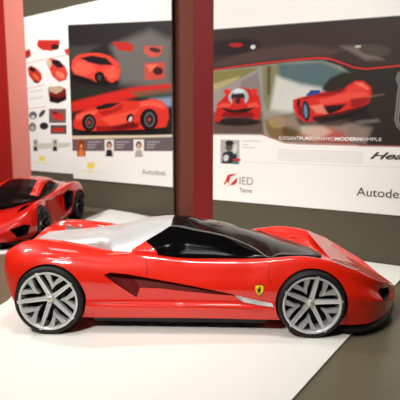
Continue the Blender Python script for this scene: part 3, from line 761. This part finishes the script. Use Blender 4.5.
A_(('poly', [(144.5, 63), (164.5, 62), (164.5, 79), (144.5, 80)], (198, 76, 62), .003)); A_(('ell', (158, 71, 5, 4, 0), (60, 26, 26), .004)); A_(('poly', [(146, 65), (158, 64), (150, 72)], (232, 110, 88), .004))
# streak sky and lower car
A_(('poly', [(72, 102), (100, 95), (135, 87), (170, 84), (172, 92), (140, 96), (100, 106), (72, 112)], (206, 40, 34), .012)); A_(('poly', [(130, 92), (172, 88), (172, 98), (140, 98)], (60, 90, 70), .010, .7)); A_(('poly', [(150, 99), (172, 97), (172, 106), (156, 108)], (150, 160, 190), .014, .8))
A_(('poly', [(78, 130), (168, 128), (168, 133), (80, 135)], (24, 18, 18), .008))
A_(('poly', [(73, 122), (76, 114), (86, 109), (97, 106), (108, 102.5), (124, 100.5), (140, 101), (152, 98.5), (162, 101), (168, 108), (169, 118), (166, 127), (150, 129), (120, 130), (96, 131), (80, 130), (74, 128)], (216, 52, 40), .004))
A_(('poly', [(95, 107), (108, 103), (121, 102.5), (110, 108), (98, 110)], (30, 24, 26), .004)); A_(('poly', [(100, 118), (126, 112), (140, 108), (128, 122), (112, 126)], (236, 88, 64), .008, .7))
A_(('poly', [(108, 128), (124, 124), (134, 122), (138, 127), (120, 130)], (60, 18, 18), .005)); A_(('ell', (130, 118, 3.5, 4.5, .4), (40, 20, 22), .003)); A_(('ell', (130.5, 119, 1.6, 2.8, .4), (206, 200, 196), .003))
for q, c_, b_, al in (([(76, 116), (86, 112), (98, 110), (96, 114), (84, 118), (77, 121)], (240, 104, 84), .005, .7), ([(140, 102), (152, 100), (162, 103), (166, 109), (150, 106), (140, 107)], (238, 96, 76), .006, .8),
                   ([(96, 126), (120, 126), (140, 122), (138, 128), (110, 131), (97, 131)], (122, 14, 16), .006, .8), ([(98, 112), (112, 109), (124, 103), (121, 110), (104, 116)], (150, 18, 18), .005, .7),
                   ([(72, 69), (76, 63), (82, 67), (92, 73), (84, 76), (75, 73)], (240, 104, 84), .006, .6), ([(106, 68), (114, 66), (119, 70), (117, 77), (110, 80), (104, 74)], (240, 100, 80), .006, .6), ([(76, 75), (92, 79), (96, 81), (88, 79), (78, 76)], (60, 10, 12), .003, .8)):
    A_(('poly', q, c_, b_, al))
for cx, cy, r in ((89, 122.5, 8.6), (149, 119.5, 11)):
    A_(('ell', (cx, cy, r*.82, r, 0), (20, 18, 20), .003)); A_(('ell', (cx+.6, cy, r*.50, r*.68, 0), (92, 88, 90), .003)); A_(('ell', (cx+.6, cy, r*.34, r*.5, 0), (46, 40, 42), .003)); A_(('ell', (cx+.3, cy, 1.3, 1.7, 0), (196, 60, 50), .003))
A_(('poly', R4(66, 135.8, 178, 134.9)[:1]+[(178, 135), (178, 136.6), (66, 139)], (214, 196, 160), .002))
A_(('poly', [(66, 139.2), (178, 136.8), (178, 151.2), (66, 151)], (104, 92, 96), .003))
def portrait(x, y, w, h, bgc, hair, skin, cloth):
    A_(('poly', R4(x, y, x+w, y+h), bgc, .002)); A_(('ell', (x+w*.5, y+h*.32, w*.27, h*.22, 0), hair, .003)); A_(('ell', (x+w*.5, y+h*.38, w*.17, h*.16, 0), skin, .003)); A_(('poly', [(x+w*.12, y+h), (x+w*.25, y+h*.6), (x+w*.75, y+h*.6), (x+w*.88, y+h)], cloth, .004))
portrait(77, 140, 8.5, 16.5, (150, 70, 40), (92, 34, 18), (226, 140, 90), (222, 120, 60))
portrait(104.5, 139.5, 9.5, 17, (226, 216, 206), (36, 26, 26), (206, 160, 136), (34, 30, 36))
portrait(133.5, 139.5, 10.5, 17.5, (232, 226, 218), (70, 56, 48), (204, 160, 138), (172, 160, 158))
for x in (87.5, 116, 146.5):
    for k, w in enumerate((9, 6, 5)): ribbon([(x, 142+k*2.8), (x+w*1.5, 141.9+k*2.8)], .55, (168, 158, 158), .003)
A_(('poly', R4(87.2, 162.5, 94.5, 168.5), (238, 214, 96), .004)); A_(('poly', R4(89, 170.2, 93, 173), (240, 222, 140), .004)); ribbon([(77, 170.8), (104, 172.4)], .4, (234, 220, 170), .003)
zl = on_plane(172, 187, LP, .004)[1]
P2 = poster('poster', (LA, LU, LN), on_plane(71, 110, LP, .010)[0], on_plane(172.2, 110, LP, .010)[0], zl, 1.32, 330, 420, L2, (238, 234, 228), 'middle poster with two big red car pictures on black and three small portraits', .010, .006)
text('Autodesk', LP, 142, 174, 5.2, INKG, P2, 24, .0115)
# ---- first poster (white sheet with many small pictures)
L1 = []; A_ = L1.append
A_(('poly', [(38, 40), (60, 40), (59, 47), (52, 51), (42, 50), (37, 46)], (200, 46, 38), .004)); A_(('ell', (55, 47, 4, 3, 0), (60, 24, 26), .004)); A_(('poly', [(25, 51), (30, 49), (31, 56), (26, 59)], (176, 40, 34), .004)); A_(('poly', [(64, 50), (69, 48), (69, 56), (66, 54)], (200, 50, 42), .004))
ribbon([(26, 63.5), (46, 59), (66, 55)], .3, (224, 140, 130), .003); ribbon([(27, 88.5), (44, 85)], .3, (224, 140, 130), .003); ribbon([(28, 109), (46, 106.5)], .3, (224, 140, 130), .003)
A_(('poly', [(27.5, 68), (31, 65.5), (36, 68), (41, 73), (42, 79), (39, 83), (34, 82), (29, 76)], (196, 56, 34), .004)); A_(('ell', (32.5, 69.5, 3.5, 2, .6), (44, 22, 20), .003)); A_(('ell', (36, 77, 4.4, 1.5, .8), (226, 110, 70), .003)); A_(('ell', (36, 82, 3, 1, .2), (40, 20, 20), .003))
A_(('poly', [(46, 62), (50, 58), (58, 60), (65, 66), (68, 74), (66, 80), (59, 82), (52, 76), (49, 68)], (214, 64, 52), .004)); A_(('poly', [(53, 59), (60, 61), (64, 67), (58, 68), (52, 63)], (36, 26, 32), .003)); A_(('poly', [(46, 62), (50, 59), (52, 64), (50, 68)], (206, 188, 150), .003)); A_(('ell', (60, 75, 5, 3, .6), (236, 120, 100), .004))
A_(('poly', [(48, 88), (60, 86), (66, 89), (66.5, 99), (58, 103), (49.5, 101)], (120, 26, 24), .004)); A_(('poly', [(49, 86.5), (64, 87), (62, 91), (56, 94), (49, 91)], (196, 168, 140), .004)); A_(('poly', [(50, 96), (60, 98), (66, 95), (66, 100), (58, 103.5), (50, 102)], (40, 18, 22), .004))
for y in (92, 99): ribbon([(29, y), (43, y-2)], 1.2, (222, 216, 212), .006)
A_(('poly', R4(49, 108.8, 66, 123), (110, 92, 92), .003)); A_(('poly', [(51, 112), (58, 111), (64, 116), (63, 121), (54, 119)], (206, 50, 42), .003)); A_(('ell', (55, 113, 3, 1.2, .2), (60, 30, 36), .003))
A_(('poly', R4(50.5, 125, 66.5, 134), (86, 70, 70), .003)); A_(('poly', [(52, 129), (57, 127), (64, 128.5), (64, 132), (52, 132)], (188, 50, 44), .003))
for cx, cy, rx, ry, ro, cc in ((33, 115.5, 4, 4, 0, (96, 96, 102)), (33, 117, 2, 1.6, 0, (216, 214, 212)), (42, 113.5, 4.6, 2, -.9, (70, 66, 70)), (32.5, 127, 3.6, 4.6, 0, (128, 112, 108)), (32.5, 128, 1.6, 2, 0, (200, 190, 186)), (44, 126, 4.4, 3.6, 0, (40, 36, 40))): A_(('ell', (cx, cy, rx, ry, ro), cc, .004))
A_(('poly', [(33, 143.5), (70, 142.5), (70, 147), (33, 149.5)], (206, 200, 188), .004))
portrait(33, 139, 5, 12, (214, 204, 194), (48, 40, 40), (190, 160, 140), (40, 36, 38)); portrait(52, 139, 6, 12, (214, 204, 194), (48, 40, 40), (190, 160, 140), (44, 34, 40))
A_(('poly', R4(39, 156, 45, 161), (240, 218, 110), .004)); ribbon([(32, 162.5), (51, 164)], .4, (232, 220, 170), .004)
P1 = poster('poster', LP, on_plane(30.7, 160, LP, .004)[0], on_plane(74, 120, LP, .004)[0], on_plane(31, 170.5, LP, .004)[1], 1.32, 170, 420, L1, (238, 234, 230), 'leftmost white poster covered with many small pictures of red cars and wheels', .004)

# ------------------------------------------------------------------ lights
def area(name, loc, target, size, power, colr=(.985, .985, .955), sy=None, spread=180):
    l = bpy.data.lights.new(name, 'AREA'); l.energy = power; l.color = colr; l.shape = 'RECTANGLE'; l.size = size; l.size_y = sy or size; l.spread = math.radians(spread)
    o = bpy.data.objects.new(name, l); C.objects.link(o); o.location = loc
    o.rotation_euler = (Vector(target)-Vector(loc)).to_track_quat('-Z', 'Y').to_euler(); return o
area('ceiling_light', (-1.0, -1.15, 2.3), (-.15, .25, 0), .4, 7)
area('ceiling_light', (-.9, -1.6, 1.9), (-.1, .1, .1), .25, 6.6, spread=70)
area('ceiling_light', (-.1, -.1, 2.3), (-.1, .2, .1), .3, 1.6, spread=50)
area('ceiling_light', (-.8, 1.2, 2.3), (-.5, 1.3, .1), .4, 1.6, spread=80)
area('wall_washer', (-1.1, .2, 2.2), (-.75, 1.9, .5), .4, 7.5, spread=120)
area('wall_washer', (.1, -.3, 2.3), (.62, .85, .5), .3, 3.0, spread=60)
area('wall_washer', (-1.9, .9, 2.1), (-1.5, 2.3, .1), .3, 52)
for x, y, p in ((-.75, -.55, 1.2), (-.2, -.7, 1.2), (.05, .1, .8), (.4, -.75, .6)):
    area('spot_light', (x, y, 2.2), (x*.4, .2, .1), .05, p)
w = bpy.data.worlds.new('world'); bpy.context.scene.world = w; w.use_nodes = True
w.node_tree.nodes['Background'].inputs[0].default_value = (1, .94, .88, 1); w.node_tree.nodes['Background'].inputs[1].default_value = .18
# ------------------------------------------------------------------ camera
cd = bpy.data.cameras.new('camera'); cam = bpy.data.objects.new('camera', cd); C.objects.link(cam)
cam.location = CAM; cam.rotation_euler = (math.pi/2-PITCH, 0, 0)
cd.sensor_width = 36; cd.lens = FPX/400*36; cd.clip_start = .05
cd.dof.use_dof = True; cd.dof.focus_distance = 1.3; cd.dof.aperture_fstop = 5.6
sc = bpy.context.scene; sc.camera = cam
sc.view_settings.view_transform = 'Standard'; sc.view_settings.look = 'None'; sc.view_settings.exposure = .03; sc.view_settings.gamma = 1; sc.view_settings.use_curve_mapping = False
